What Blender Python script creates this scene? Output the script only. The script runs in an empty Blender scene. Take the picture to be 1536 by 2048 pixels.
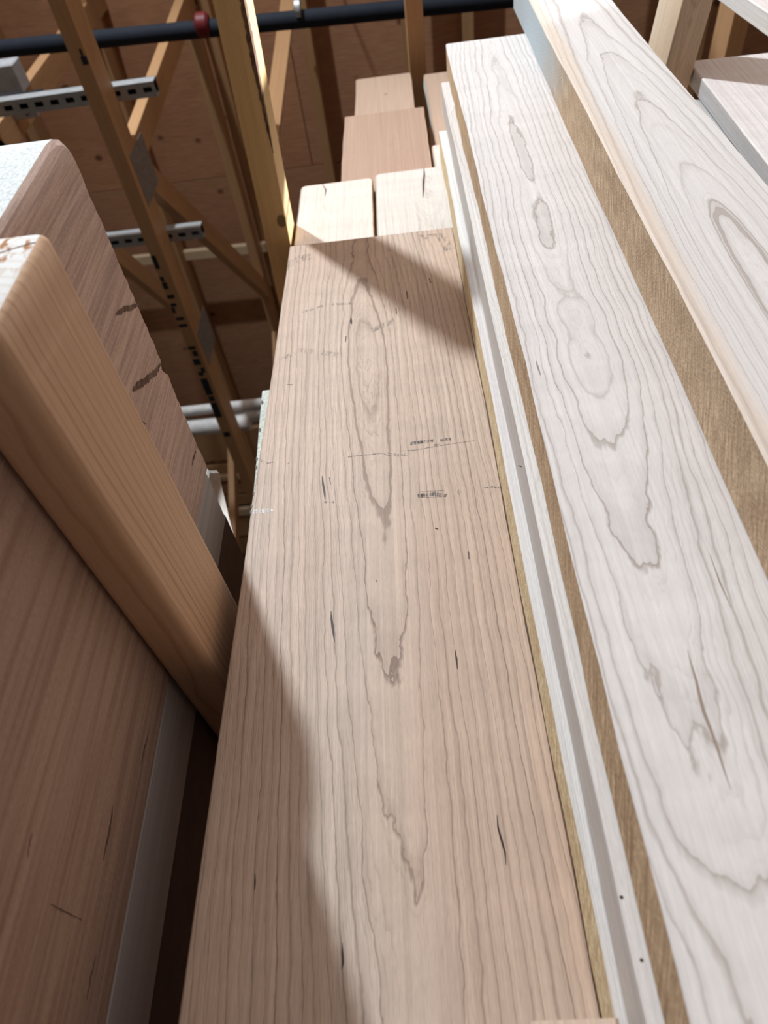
import bpy, bmesh, math, random
from mathutils import Vector, Matrix
random.seed(7)
scene = bpy.context.scene
COL = scene.collection

# ------------------------------------------------------------------ camera
CAMZ = 1.45                                    # camera height above the floor
F = 1420.0                                     # focal length in pixels of the 1536x2048 frame
CX, CY = 768.0, 1024.0
def _ray(p): return Vector(((p[0]-CX)/F, -(p[1]-CY)/F, -1.0))
_by = _ray((735, -510)).normalized()           # vanishing point of the leaning boards
_ay = _ray((971, 2178)).normalized()           # vanishing point of the rack arms
_ax = _ay.cross(_by).normalized()
_az = _ax.cross(_ay)
ROT = Matrix((_ax, _ay, _az))                  # camera -> world
cam = bpy.data.cameras.new('camera')
camo = bpy.data.objects.new('camera', cam); COL.objects.link(camo)
camo.matrix_world = Matrix.Translation((0, 0, CAMZ)) @ ROT.to_4x4()
cam.sensor_fit = 'HORIZONTAL'; cam.sensor_width = 36.0; cam.lens = 36.0*F/1536.0
cam.clip_start = 0.01
cam.dof.use_dof = True; cam.dof.focus_distance = 0.62; cam.dof.aperture_fstop = 11.0
scene.camera = camo

# ------------------------------------------------------------------ light
w = bpy.data.worlds.new('world'); scene.world = w; w.use_nodes = True
bg = w.node_tree.nodes['Background']
bg.inputs[0].default_value = (1.0, 0.86, 0.78, 1); bg.inputs[1].default_value = 0.80
def area(name, loc, target, size, power, color, spread=math.pi):
    l = bpy.data.lights.new(name, 'AREA'); l.shape = 'DISK'; l.size = size; l.energy = power; l.color = color; l.spread = spread
    o = bpy.data.objects.new(name, l); COL.objects.link(o); o.location = loc
    d = Vector(target) - Vector(loc); o.rotation_euler = d.to_track_quat('-Z', 'Y').to_euler()
    return o
area('high_bay_lamp', (-1.02, -1.58, CAMZ+2.47), (0, 0.5, CAMZ+0.6), 0.11, 106, (0.85, 0.945, 1.0))
area('high_bay_lamp', (2.6, 0.30, CAMZ+2.25), (-0.2, 0.3, CAMZ+1.15), 0.16, 20, (0.93, 0.97, 1.0), math.radians(42))
vs = scene.view_settings
vs.view_transform = 'Standard'; vs.look = 'None'; vs.gamma = 1.0; vs.use_curve_mapping = False; vs.exposure = 0.0

# ------------------------------------------------------------------ projection helpers (relative to the lens)
LEAN = ROT @ _by                                # direction of the leaning boards
NRM = Vector((0, LEAN.z, -LEAN.y))              # into the rack, square to the board faces
S = 0.485                                       # lens to the face of the wide cherry board
def W(p): return ROT @ _ray(p)
def P(p, off=0.0):
    r = W(p); return r*((S-off)/r.dot(NRM))
def PX(p, x): r = W(p); return r*(x/r.x)
def PZ(p, z): r = W(p); return r*(z/r.z)
UP = Vector((0, 0, CAMZ))

# ------------------------------------------------------------------ node helpers
class NT:
    def __init__(s, name):
        s.m = bpy.data.materials.new(name); s.m.use_nodes = True
        s.t = s.m.node_tree; s.n = s.t.nodes; s.l = s.t.links
        s.b = s.n['Principled BSDF']; s.b.inputs['Roughness'].default_value = 0.6
        s.b.inputs['Specular IOR Level'].default_value = 0.25
        tc = s.n.new('ShaderNodeTexCoord'); s.co = tc.outputs['Object']
        sp = s.n.new('ShaderNodeSeparateXYZ'); s.l.new(s.co, sp.inputs[0]); s.x, s.y, s.z = sp.outputs
    def put(s, sock, v):
        if isinstance(v, bpy.types.NodeSocket): s.l.new(v, sock)
        elif isinstance(v, (tuple, list)):
            v = tuple(v); n = len(sock.default_value)
            sock.default_value = v + (1.0,)*(n-len(v)) if len(v) < n else v
        else: sock.default_value = v
    def m_(s, op, a, b=None, c=None, clamp=False):
        n = s.n.new('ShaderNodeMath'); n.operation = op; n.use_clamp = clamp
        for i, v in enumerate((a, b, c)):
            if v is not None: s.put(n.inputs[i], v)
        return n.outputs[0]
    def vec(s, x, y, z):
        n = s.n.new('ShaderNodeCombineXYZ')
        for i, v in enumerate((x, y, z)): s.put(n.inputs[i], v)
        return n.outputs[0]
    def noise(s, scale, co=None, detail=3.0, rough=0.5, off=(0, 0, 0), rot=(0, 0, 0), dist=0.0):
        mp = s.n.new('ShaderNodeMapping'); s.l.new(co or s.co, mp.inputs[0])
        mp.inputs['Scale'].default_value = scale; mp.inputs['Location'].default_value = off; mp.inputs['Rotation'].default_value = rot
        n = s.n.new('ShaderNodeTexNoise'); n.inputs['Scale'].default_value = 1.0
        n.inputs['Detail'].default_value = detail; n.inputs['Roughness'].default_value = rough; n.inputs['Distortion'].default_value = dist
        s.l.new(mp.outputs[0], n.inputs['Vector']); return n.outputs[0]
    def map(s, v, a, b, c=0.0, d=1.0, smooth=False):
        n = s.n.new('ShaderNodeMapRange'); n.clamp = True
        if smooth: n.interpolation_type = 'SMOOTHSTEP'
        for i, q in enumerate((v, a, b, c, d)): s.put(n.inputs[i], q)
        return n.outputs[0]
    def mix(s, f, a, b, mode='MIX'):
        n = s.n.new('ShaderNodeMix'); n.data_type = 'RGBA'; n.blend_type = mode; n.clamp_factor = True
        s.put(n.inputs['Factor'], f); s.put(n.inputs['A'], a); s.put(n.inputs['B'], b); return n.outputs['Result']
    def bump(s, h, strength=0.3, dist=0.001):
        n = s.n.new('ShaderNodeBump'); n.inputs['Strength'].default_value = strength; n.inputs['Distance'].default_value = dist
        s.l.new(h, n.inputs['Height']); s.l.new(n.outputs[0], s.b.inputs['Normal'])
    def col(s, c): s.put(s.b.inputs['Base Color'], c)
    def curve(s, v, pts):
        n = s.n.new('ShaderNodeFloatCurve'); c = n.mapping.curves[0]
        pts = sorted(pts)
        c.points[0].location = pts[0]; c.points[1].location = pts[-1]
        for p in pts[1:-1]: c.points.new(*p)
        n.mapping.update(); s.put(n.inputs['Value'], v); n.inputs['Factor'].default_value = 1; return n.outputs[0]

def wood(name, light, line, tint, ring=0.010, cx=0.0, h=None, z0=0.0, z1=1.0, hs=10.0, seed=0.0, warp=1.1, wig=0.35,
         line_w=0.10, line_s=0.75, fine=0.35, depth=0.0, meander=0.02, rough=0.55, axis='z', knots=(), tilt=0.0, fig=0.0, fibre=0.16, streaks=0.0, sap=None, grad=0.30):
    """solid plain-sawn wood: warped growth rings about a wandering pith, fibre along the board"""
    t = NT(name)
    x, y, z = t.x, t.y, t.z
    L = {'z': (1, 1, 0), 'y': (1, 0, 1)}[axis]
    lv = z if axis == 'z' else y
    dv = y if axis == 'z' else z
    cv = x
    def sc(a, b): return (a, a, b) if axis == 'z' else (a, b, a)
    o = (seed*3.1, seed*1.7, seed*5.3)
    n1 = t.noise(sc(0.01, 2.2), detail=2, off=o)
    n2 = t.noise(sc(16, 5.0), detail=3, off=o)
    n3 = t.noise(sc(75, 26), detail=3, off=o, rough=0.6)
    mean = t.m_('MULTIPLY', t.m_('SUBTRACT', n1, 0.5), meander*2)
    cxv = t.m_('ADD', mean, cx)
    if tilt: cxv = t.m_('ADD', cxv, t.m_('MULTIPLY', lv, tilt))
    u = t.m_('DIVIDE', t.m_('SUBTRACT', cv, cxv), ring)
    if h:
        hv = t.m_('MULTIPLY', t.curve(t.map(lv, z0, z1), [((a-z0)/(z1-z0), b/hs) for a, b in h]), hs)
    else: hv = t.m_('MULTIPLY', t.noise(sc(0.01, 1.4), detail=2, off=(o[1], o[0], o[2])), hs)
    hv = t.m_('ADD', hv, t.m_('DIVIDE', dv, ring*1.0))
    if depth: hv = t.m_('ADD', hv, depth)
    R = t.m_('SQRT', t.m_('ADD', t.m_('MULTIPLY', u, u), t.m_('MULTIPLY', hv, hv)))
    R = t.m_('ADD', R, t.m_('MULTIPLY', t.m_('SUBTRACT', n2, 0.5), warp*2))
    R = t.m_('ADD', R, t.m_('MULTIPLY', t.m_('SUBTRACT', n3, 0.5), wig*2))
    kd = None
    for (kx, kz, kr) in knots:
        d = t.m_('SQRT', t.m_('ADD', t.m_('POWER', t.m_('SUBTRACT', cv, kx), 2.0), t.m_('POWER', t.m_('MULTIPLY', t.m_('SUBTRACT', lv, kz), 0.75), 2.0)))
        R = t.m_('ADD', R, t.m_('MULTIPLY', t.m_('EXPONENT', t.m_('MULTIPLY', d, -0.7/kr)), 4.0))
        m = t.map(t.m_('ADD', d, t.m_('MULTIPLY', t.m_('SUBTRACT', n3, 0.5), kr*0.8)), kr*1.05, kr*0.7, smooth=True)
        kd = m if kd is None else t.m_('MAXIMUM', kd, m)
    irr = t.noise((0.9, 0.01, 0.01), co=t.vec(R, 0.0, seed), detail=2)
    R = t.m_('ADD', R, t.m_('MULTIPLY', irr, 1.5))
    fr = t.m_('FRACT', R)
    wn = t.n.new('ShaderNodeTexWhiteNoise'); wn.noise_dimensions = '1D'; t.l.new(t.m_('FLOOR', R), wn.inputs['W'])
    a = t.map(fr, 0.0, line_w, 1.0, 0.0, True)
    b = t.map(fr, 0.45, 1.0, 0.0, 1.0, True)
    b = t.m_('MULTIPLY', b, b)
    edge = t.m_('MAXIMUM', a, t.m_('MULTIPLY', b, grad))
    edge = t.m_('MULTIPLY', edge, t.m_('ADD', t.m_('MULTIPLY', wn.outputs[0], 0.5), 0.5))
    big0 = t.noise(sc(9, 2.5), detail=2, off=(o[1], o[2], o[0]))
    fr2 = t.m_('FRACT', t.m_('MULTIPLY', R, 4.0))
    f2 = t.m_('MULTIPLY', t.map(fr2, 0.7, 1.0, 0, 1, True), t.map(big0, 0.42, 0.6))
    big = t.noise(sc(5, 1.3), detail=2, off=(o[2], o[1], o[0]))
    fib = t.noise(sc(420, 2.6), detail=3, off=o, rough=0.6)
    flk = t.noise(sc(900, 160), detail=2, off=o)
    c = t.mix(t.map(big, 0.35, 0.68), light, tint)
    c = t.mix(t.m_('MULTIPLY', f2, fine), c, line)
    c = t.mix(t.m_('MULTIPLY', edge, line_s), c, line)
    if sap: c = t.mix(t.m_('MULTIPLY', t.map(t.m_('ADD', cv, t.m_('MULTIPLY', t.m_('SUBTRACT', n2, 0.5), sap[3])), sap[0], sap[1], 1, 0, True), 0.8), c, t.mix(t.m_('MULTIPLY', edge, 0.4), sap[2], line))
    fm = t.map(fib, 0.3, 0.7, 1.0-fibre, 1.0+fibre*0.5)
    fm = t.m_('MULTIPLY', fm, t.map(flk, 0.25, 0.75, 1.0-fibre*0.45, 1.0+fibre*0.35))
    if fig:
        fg = t.noise(sc(9, 42), detail=2, off=o)
        fm = t.m_('MULTIPLY', fm, t.map(fg, 0.3, 0.7, 1.0-fig, 1.0+fig*0.5))
    if streaks:
        st = t.noise(sc(70, 1.2), detail=3, off=(o[1], o[2], o[0]))
        fm = t.m_('MULTIPLY', fm, t.map(st, 0.3, 0.7, 1.0-streaks, 1.0+streaks*0.4))
    c = t.mix(1.0, c, t.vec(fm, fm, fm), 'MULTIPLY')
    if kd is not None: c = t.mix(t.m_('MULTIPLY', kd, 0.85), c, tuple(q*0.22 for q in line))
    t.col(c); t.b.inputs['Roughness'].default_value = rough
    t.bump(t.m_('ADD', flk, t.m_('MULTIPLY', edge, -0.3)), 0.12, 0.0006)
    return t.m

def rough_edge(name, light, dark, seed=0.0, ang=0.9, saw=(260, 18), strength=0.6, patch=0.5, blue=None):
    """saw-cut board edge: slanting saw marks and fuzz"""
    t = NT(name)
    co = t.vec(t.m_('ADD', t.y, t.m_('MULTIPLY', t.x, 0.6)), t.z, 0.0)
    yy = t.m_('ADD', t.y, t.m_('MULTIPLY', t.x, 0.6)); ca, sa = math.cos(ang*0.8), math.sin(ang*0.8)
    rc = t.vec(t.m_('ADD', t.m_('MULTIPLY', yy, ca), t.m_('MULTIPLY', t.z, sa)), t.m_('SUBTRACT', t.m_('MULTIPLY', t.z, ca), t.m_('MULTIPLY', yy, sa)), 0.0)
    s1 = t.noise((saw[0], saw[1], 1), co=rc, detail=3, off=(seed, seed, 0))
    s2 = t.noise((90, 22, 1), co=co, detail=4, off=(seed*2, 1, 0))
    s3 = t.noise((700, 300, 1), co=co, detail=2)
    s4 = t.noise((12, 3.0, 1), co=co, detail=2, off=(seed, 4, 0))
    f = t.m_('MULTIPLY', t.map(s1, 0.38, 0.60), t.map(s2, 0.35, 0.6, 0.35, 1.0))
    c = t.mix(f, dark, light)
    c = t.mix(t.m_('MULTIPLY', t.map(s4, 0.42, 0.62), patch), c, tuple(q*0.82 for q in light))
    if blue is not None:
        m = t.map(t.m_('ADD', t.z, t.m_('MULTIPLY', s4, 0.35)), blue[0], blue[1], smooth=True)
        c = t.mix(m, c, blue[2])
    k = t.map(s3, 0.3, 0.7, 0.74, 1.14)
    c = t.mix(1.0, c, t.vec(k, k, k), 'MULTIPLY')
    t.col(c); t.b.inputs['Roughness'].default_value = 0.85
    t.bump(t.m_('ADD', s1, t.m_('MULTIPLY', s3, 0.5)), strength, 0.0012)
    return t.m

def plain(name, c, rough=0.6, metal=0.0, var=0.12, sc=40):
    t = NT(name); n = t.noise((sc, sc, sc), detail=4)
    k = t.map(n, 0.3, 0.7, 1-var, 1+var)
    t.col(t.mix(1.0, c, t.vec(k, k, k), 'MULTIPLY')); t.b.inputs['Roughness'].default_value = rough; t.b.inputs['Metallic'].default_value = metal
    return t.m

def plywood(name, a, b, knot, seed):
    t = NT(name); o = (seed*7.3, seed*3.7, 0)
    n = t.noise((1.2, 7, 1), detail=3, off=o, dist=0.4)
    r = t.m_('FRACT', t.m_('MULTIPLY', n, 9.0))
    c = t.mix(t.m_('MULTIPLY', t.map(r, 0.3, 1.0, 0, 1, True), 0.45), a, b)
    g = t.noise((0.7, 1.1, 1), detail=2, off=(seed, 2, 0)); c = t.mix(t.map(g, 0.35, 0.65, 0, 0.6), c, b)
    f = t.noise((14, 160, 1), detail=3, off=o); k = t.map(f, 0.3, 0.7, 0.82, 1.1); c = t.mix(1.0, c, t.vec(k, k, k), 'MULTIPLY')
    v = t.n.new('ShaderNodeTexVoronoi'); v.inputs['Scale'].default_value = 1.0; v.inputs['Randomness'].default_value = 1.0
    mp = t.n.new('ShaderNodeMapping'); mp.inputs['Scale'].default_value = (6.0, 7.5, 0.0); mp.inputs['Location'].default_value = o
    t.l.new(t.co, mp.inputs[0]); t.l.new(mp.outputs[0], v.inputs['Vector'])
    d = t.m_('ADD', v.outputs['Distance'], t.m_('MULTIPLY', t.noise((30, 30, 1), detail=2), 0.05))
    c = t.mix(t.map(d, 0.19, 0.10, 0, 0.8, True), c, knot)
    t.col(c); t.b.inputs['Roughness'].default_value = 0.75
    return t.m

# ------------------------------------------------------------------ mesh helpers
def link(name, me, mats, parent=None, mw=None):
    o = bpy.data.objects.new(name, me); COL.objects.link(o)
    for m in (mats if isinstance(mats, (list, tuple)) else [mats]): me.materials.append(m)
    if mw is not None: o.matrix_world = mw
    if parent is not None:
        o.parent = parent
        o.matrix_parent_inverse = parent.matrix_world.inverted()
    return o
def tag(o, label=None, cat=None, group=None, kind=None):
    if label: o['label'] = label
    if cat: o['category'] = cat
    if group: o['group'] = group
    if kind: o['kind'] = kind
    return o
def empty(name, loc):
    o = bpy.data.objects.new(name, None); COL.objects.link(o); o.matrix_world = Matrix.Translation(loc); o.empty_display_size = 0.05
    return o
def box_mesh(name, x0, x1, y0, y1, z0, z1, bev=0.0012, seg=1):
    bm = bmesh.new()
    vs_ = [bm.verts.new((x, y, z)) for x in (x0, x1) for y in (y0, y1) for z in (z0, z1)]
    for q in ((0, 1, 3, 2), (4, 6, 7, 5), (0, 4, 5, 1), (2, 3, 7, 6), (0, 2, 6, 4), (1, 5, 7, 3)): bm.faces.new([vs_[i] for i in q])
    bmesh.ops.recalc_face_normals(bm, faces=bm.faces[:])
    if bev: bmesh.ops.bevel(bm, geom=bm.edges[:], offset=bev, segments=seg, profile=0.5, affect='EDGES', clamp_overlap=True)
    me = bpy.data.meshes.new(name); bm.to_mesh(me); bm.free()
    if seg > 1:
        me.shade_smooth()
        try: me.set_sharp_from_angle(angle=math.radians(40))
        except Exception: pass
    return me
def board_mesh(name, wd, th, ln, bev=0.0012, wob=0.0008, seed=0, n=60, top_round=0.0):
    """sawn board: x across, y into the rack (face at y=0), z along; slightly uneven arrises; slots 0 face 1 edge 2 end"""
    rnd = random.Random(seed); b = bev
    prof = [(0, b), (b, 0), (wd-b, 0), (wd, b), (wd, th-b), (wd-b, th), (b, th), (0, th-b)]
    ph = [rnd.uniform(0, 6.28) for _ in range(8)]; fq = [rnd.uniform(5, 16) for _ in range(8)]
    V, Fc, mi = [], [], []
    zs = [ln*i/n for i in range(n+1)]
    if top_round:
        zs = [z for z in zs if z < ln-top_round*1.05] + [ln-top_round, ln-top_round*0.6, ln-top_round*0.25, ln]
    for z in zs:
        ins = 0.0
        if top_round and z > ln-top_round:
            q = (z-(ln-top_round))/top_round; ins = top_round*(1-math.sqrt(max(0, 1-q*q)))*0.8
        for j, (px, py) in enumerate(prof):
            k = j//2*2
            dx = wob*(math.sin(z*fq[k]+ph[k])+0.6*math.sin(z*fq[k]*3.7+ph[k+1])+rnd.uniform(-0.3, 0.3))
            if px > wd/2: dx -= ins
            else: dx += ins
            V.append((px-wd/2+dx, py, z))
    m = 8
    for i in range(len(zs)-1):
        for j in range(m):
            a = i*m+j; c = i*m+(j+1) % m
            Fc.append((a, c, c+m, a+m))
            mi.append({1: 0, 5: 0, 3: 1, 7: 1}.get(j, 1 if j in (2, 6) else 0))
    Fc.append(tuple(range(m))[::-1]); mi.append(2)
    top = (len(zs)-1)*m; Fc.append(tuple(range(top, top+m))); mi.append(2)
    me = bpy.data.meshes.new(name); me.from_pydata(V, [], Fc); me.update()
    for p, q in zip(me.polygons, mi): p.material_index = q
    return me
def lean_matrix(x, s, off, roll=0.0):
    """frame of a leaning board: point x across, s up the lean, off proud of the wide cherry board's face"""
    X = Vector((1, 0, 0)); Z = LEAN; Y = NRM
    c, sn = math.cos(roll), math.sin(roll)
    xr = X*c - Z*sn; zr = Z*c + X*sn
    o = UP + NRM*(S-off) + LEAN*s + X*x
    return Matrix(((xr.x, Y.x, zr.x, o.x), (xr.y, Y.y, zr.y, o.y), (xr.z, Y.z, zr.z, o.z), (0, 0, 0, 1)))
def leaning_board(name, label, cat, x0, x1, off, th, top, mats, roll=0.0, group=None, seed=0, wob=0.0008, bev=0.0012, top_round=0.0, xref=0.0, base=0.0):
    """x0..x1 at height s = xref; stands on the floor, top at s = top"""
    xc = (x0+x1)/2; wd = x1-x0
    t = math.tan(roll)
    s0 = base-CAMZ-0.15
    for _ in range(4):
        M = lean_matrix(xc+t*(s0-xref), s0, off, roll)
        low = min((M @ Vector((a*wd/2, b, 0))).z for a in (-1, 1) for b in (0, th))
        s0 -= (low-base)/LEAN.z
    M = lean_matrix(xc+t*(s0-xref), s0, off, roll)
    ln = (top-s0)/math.cos(roll)
    o = link(name, board_mesh(name, wd, th, ln, bev, wob, seed, top_round=top_round), mats, None, M)
    tag(o, label, cat, group)
    return o, s0
def beam(name, a, b, wx, h, mat, parent=None, bev=0.001):
    """stick from a to b, wx across and h deep, local y along"""
    a = Vector(a); b = Vector(b); d = (b-a); ln = d.length; y = d.normalized()
    x = y.cross(Vector((0, 0, 1)))
    x = x.normalized() if x.length > 1e-4 else Vector((1, 0, 0))
    z = x.cross(y)
    M = Matrix(((x.x, y.x, z.x, a.x), (x.y, y.y, z.y, a.y), (x.z, y.z, z.z, a.z), (0, 0, 0, 1)))
    return link(name, box_mesh(name, -wx/2, wx/2, 0, ln, -h/2, h/2, bev), mat, parent, M)
def tube(name, a, b, r, mat, parent=None, n=20, prof=None):
    a = Vector(a); b = Vector(b); d = b-a; ln = d.length
    q = d.to_track_quat('Z', 'Y').to_matrix().to_4x4(); M = Matrix.Translation(a) @ q
    prof = prof or [(0, r), (ln, r)]
    V, Fc = [], []
    for z, rr in prof:
        for k in range(n): V.append((rr*math.cos(6.28318*k/n), rr*math.sin(6.28318*k/n), z))
    for i in range(len(prof)-1):
        for k in range(n): Fc.append((i*n+k, i*n+(k+1) % n, (i+1)*n+(k+1) % n, (i+1)*n+k))
    Fc.append(tuple(range(n))[::-1]); Fc.append(tuple(range((len(prof)-1)*n, len(prof)*n)))
    me = bpy.data.meshes.new(name); me.from_pydata(V, [], Fc); me.update()
    me.shade_smooth(); me.set_sharp_from_angle(angle=math.radians(40))
    return link(name, me, mat, parent, M)

# ------------------------------------------------------------------ materials
M_FLOOR = plain('concrete', (0.13, 0.12, 0.11), 0.8, sc=6)
M_WALL = plain('painted_board', (0.55, 0.50, 0.44), 0.8, sc=3)
PLY = [plywood('roof_plywood_%d' % i, (0.55-0.02*i, 0.27, 0.145), (0.41, 0.185, 0.095+0.004*i), (0.10, 0.035, 0.015), i) for i in range(4)]
M_FIR = wood('framing_fir', (0.52, 0.30, 0.155), (0.36, 0.185, 0.08), (0.46, 0.26, 0.13), ring=0.006, cx=0.30, hs=2, warp=0.5, wig=0.1, axis='y', line_s=0.45, seed=3)
M_FIRD = wood('rafter_fir', (0.44, 0.25, 0.125), (0.28, 0.14, 0.06), (0.38, 0.21, 0.10), ring=0.006, cx=0.30, hs=2, warp=0.5, wig=0.1, axis='y', line_s=0.45, seed=4)
M_PALE = wood('pale_lath', (0.66, 0.50, 0.33), (0.50, 0.33, 0.20), (0.60, 0.44, 0.28), ring=0.006, cx=0.3, hs=2, warp=0.5, wig=0.1, axis='y', line_s=0.3, seed=5)
M_STEEL = plain('galvanised_steel', (0.50, 0.52, 0.54), 0.45, 0.6, 0.1, 30)
M_PLATE = plain('truss_plate_steel', (0.30, 0.29, 0.29), 0.5, 0.5, 0.2, 80)
M_PIPE = plain('dark_blue_pipe', (0.010, 0.013, 0.022), 0.8)
M_RED = plain('red_coupling', (0.12, 0.012, 0.015), 0.5)
M_WHITE = plain('white_tube', (0.70, 0.68, 0.68), 0.5)
M_INK = plain('black_ink', (0.018, 0.020, 0.026), 0.7)
M_GREYBOX = plain('grey_enclosure', (0.36, 0.36, 0.38), 0.5)
M_SLOT = plain('slot_shade', (0.02, 0.02, 0.022), 0.9)

# ------------------------------------------------------------------ structure: floor, walls, ceiling
tag(link('floor', box_mesh('floor', -6, 6, -14, 8, -0.1, 0, 0), M_FLOOR), kind='structure')
tag(link('wall_back', box_mesh('wall_back', -6, 6, 8, 8.1, 0, 5.25, 0), M_WALL), kind='structure')
tag(link('wall_left', box_mesh('wall_left', -6.1, -6, -4, 8, 0, 5.25, 0), M_WALL), kind='structure')
tag(link('wall_right', box_mesh('wall_right', 6, 6.1, -4, 8, 0, 5.25, 0), M_WALL), kind='structure')
ZR = 3.70                                        # roof sheathing above the lens
ceil = link('ceiling', box_mesh('ceiling', -6, 6, -1.0, 8, CAMZ+ZR+0.02, CAMZ+ZR+0.06, 0), PLY[0])
tag(ceil, kind='structure')
xs0 = PZ((35, 90), ZR).x; ys0 = PZ((500, 347), ZR).y
PW, PL = 2.44, 1.22
k = 0
for j in range(-2, 6):
    for i in range(-2, 4):
        xa = xs0 + i*PW + (PW/2 if j % 2 else 0); ya = ys0 + j*PL
        if xa > 5.9 or xa+PW < -5.9 or ya < -1.2 or ya > 6.6: continue
        me = box_mesh('plywood_sheet', max(xa, -5.98)+0.002, min(xa+PW, 5.98)-0.002, max(ya, -0.98)+0.002, min(ya+PL, 7.9)-0.002, CAMZ+ZR, CAMZ+ZR+0.018, 0.001)
        link('plywood_sheet', me, PLY[(k*3+j) % 4], ceil); k += 1
# rafters under the sheathing, running into the picture
for p in ((420, 59), (607, 39)):
    q = PZ(p, ZR-0.12)
    for dx in (0,):
        link('rafter', box_mesh('rafter', q.x-0.022, q.x+0.022, -0.9, 7.8, CAMZ+ZR-0.125, CAMZ+ZR-0.001, 0.001), M_FIRD, ceil)
for xr in (-2.9, -2.35, -1.75, -1.28, 0.33, 0.75, 1.35, 1.9):
    link('rafter', box_mesh('rafter', xr-0.022, xr+0.022, -0.9, 7.8, CAMZ+ZR-0.125, CAMZ+ZR-0.001, 0.001), M_FIRD, ceil)
# far planks and laths across the roof
for (ya, yb, mat, nm, dz) in ((862, 920, M_FIR, 'roof_plank', 0.0), (930, 948, M_FIR, 'roof_plank', 0.0), (954, 962, M_PALE, 'roof_lath', 0.03), (970, 988, M_FIR, 'roof_plank', 0.0),
                          (993, 1012, M_FIRD, 'roof_plank', 0.0), (1022, 1034, M_PALE, 'roof_lath', 0.03), (1040, 1075, M_FIR, 'roof_plank', 0.0), (1080, 1110, M_FIRD, 'roof_plank', 0.0)):
    zz = ZR-0.16-dz
    y0 = PZ((450, ya), zz).y; y1 = PZ((450, yb), zz).y
    beam(nm, (-4.5, (y0+y1)/2, CAMZ+zz+0.016), (3.0, (y0+y1)/2, CAMZ+zz+0.016), y1-y0, 0.03, mat, ceil)
for (p, wd) in (((400, 506), 0.05),):
    zz = ZR-0.16
    q = PZ(p, zz); beam('roof_lath', (-2.4, q.y, CAMZ+zz+0.012), (0.2, q.y+0.02, CAMZ+zz+0.012), wd, 0.03, M_PALE, ceil)

# ------------------------------------------------------------------ trusses
ZC = 2.16                                        # underside of the bottom chords above the lens
def truss(x, label, webs, yaw=0.0, bw=0.045, hh=0.11):
    r = empty('roof_truss', (x, 0.0, CAMZ+ZC))
    tag(r, label, 'truss', None)
    beam('bottom_chord', (x-yaw*(-1), -0.9, CAMZ+ZC+hh/2), (x+yaw*6.9, 6.9, CAMZ+ZC+hh/2), bw, hh, M_FIR, r)
    beam('top_chord', (x, -0.9, CAMZ+ZR-0.19), (x, 7.6, CAMZ+ZR-0.19), bw, 0.10, M_FIRD, r)
    for (a, b) in webs:
        f_ = (a[1]-(ZC+0.04))/max(0.05, b[1]-a[1])
        if a[1] < b[1] and f_ > 0: a = (a[0]-(b[0]-a[0])*f_, ZC+0.04)
        beam('web', (x+0.003, a[0], CAMZ+a[1]), (x+0.003, b[0], CAMZ+b[1]), 0.038, 0.085, M_FIR, r)
    return r
x1 = PZ((281, 390), ZC).x - 0.0225
xw = x1
def yz(p, x): q = PX(p, x); return (q.y, q.z)
t1 = truss(x1, 'timber roof truss with black stamped lettering and steel gusset plate on its chord',
           ((yz((277, 270), xw), yz((383, -30), xw)), (yz((300, 362), xw), yz((565, 614), xw)), ((3.2, ZC+0.1), (4.6, 3.45)), ((3.1, ZC+0.1), (2.5, 3.5))))
t2 = truss(PZ((827, 0), ZC).x, 'timber roof truss straight above the bin, passing behind the tallest cherry boards',
           (((2.0, ZC+0.1), (3.2, 3.48)), ((-0.1, ZC+0.1), (-0.6, 3.45))))
t3 = truss(PZ((1475, 40), ZC).x+0.01, 'pale timber roof truss beyond the rack arm on the maple side',
           (((2.0, ZC+0.1), (3.2, 3.48)), ((-0.1, ZC+0.1), (-0.6, 3.45))))
x0_ = -1.25
t0 = truss(x0_, 'timber roof truss beyond the stamped one, half hidden by the rough slab',
           ((yz((62, 188), x0_), yz((198, -5), x0_)), (yz((238, 516), x0_), yz((372, 628), x0_)), ((3.6, ZC+0.1), (3.0, 3.45))))
# lettering stamped on the underside of the first chord (illegible from here), gusset plates
def chord_mark(ya, yb, xa, xb):
    a = PZ((300, ya), ZC).y; b = PZ((300, yb), ZC).y
    link('stamped_letter', box_mesh('stamped_letter', x1+xa, x1+xb, min(a, b), max(a, b), CAMZ+ZC-0.0008, CAMZ+ZC+0.0004, 0), M_INK, t1)
for (ya, yb, xa, xb) in ((512, 540, -0.021, -0.006), (556, 566, -0.020, -0.008), (568, 582, -0.021, -0.004), (594, 602, -0.021, 0.004), (612, 618, -0.020, 0.0), (620, 632, -0.022, -0.012),
                         (641, 647, -0.021, 0.008), (655, 661, -0.021, 0.010), (702, 708, -0.020, 0.008), (711, 722, -0.010, 0.008), (728, 740, -0.021, 0.006), (746, 756, -0.004, 0.010), (754, 762, -0.02, 0.0),
                         (768, 802, -0.021, 0.006), (805, 815, -0.018, 0.004), (818, 848, -0.021, 0.006), (879, 888, -0.016, 0.010), (94, 112, 0.004, 0.020), (78, 94, 0.008, 0.014)):
    chord_mark(ya, yb, xa, xb)
def gusset(p0, p1):
    xx = x1+0.0225
    a = PX(p0, xx+0.001); b = PX(p1, xx+0.001)
    link('gusset_plate', box_mesh('gusset_plate', xx, xx+0.0015, min(a.y, b.y), max(a.y, b.y), CAMZ+ZC+0.03, CAMZ+ZC+0.20, 0), M_PLATE, t1)
gusset((272, 285), (308, 385))
gusset((400, 640), (425, 700))
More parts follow.
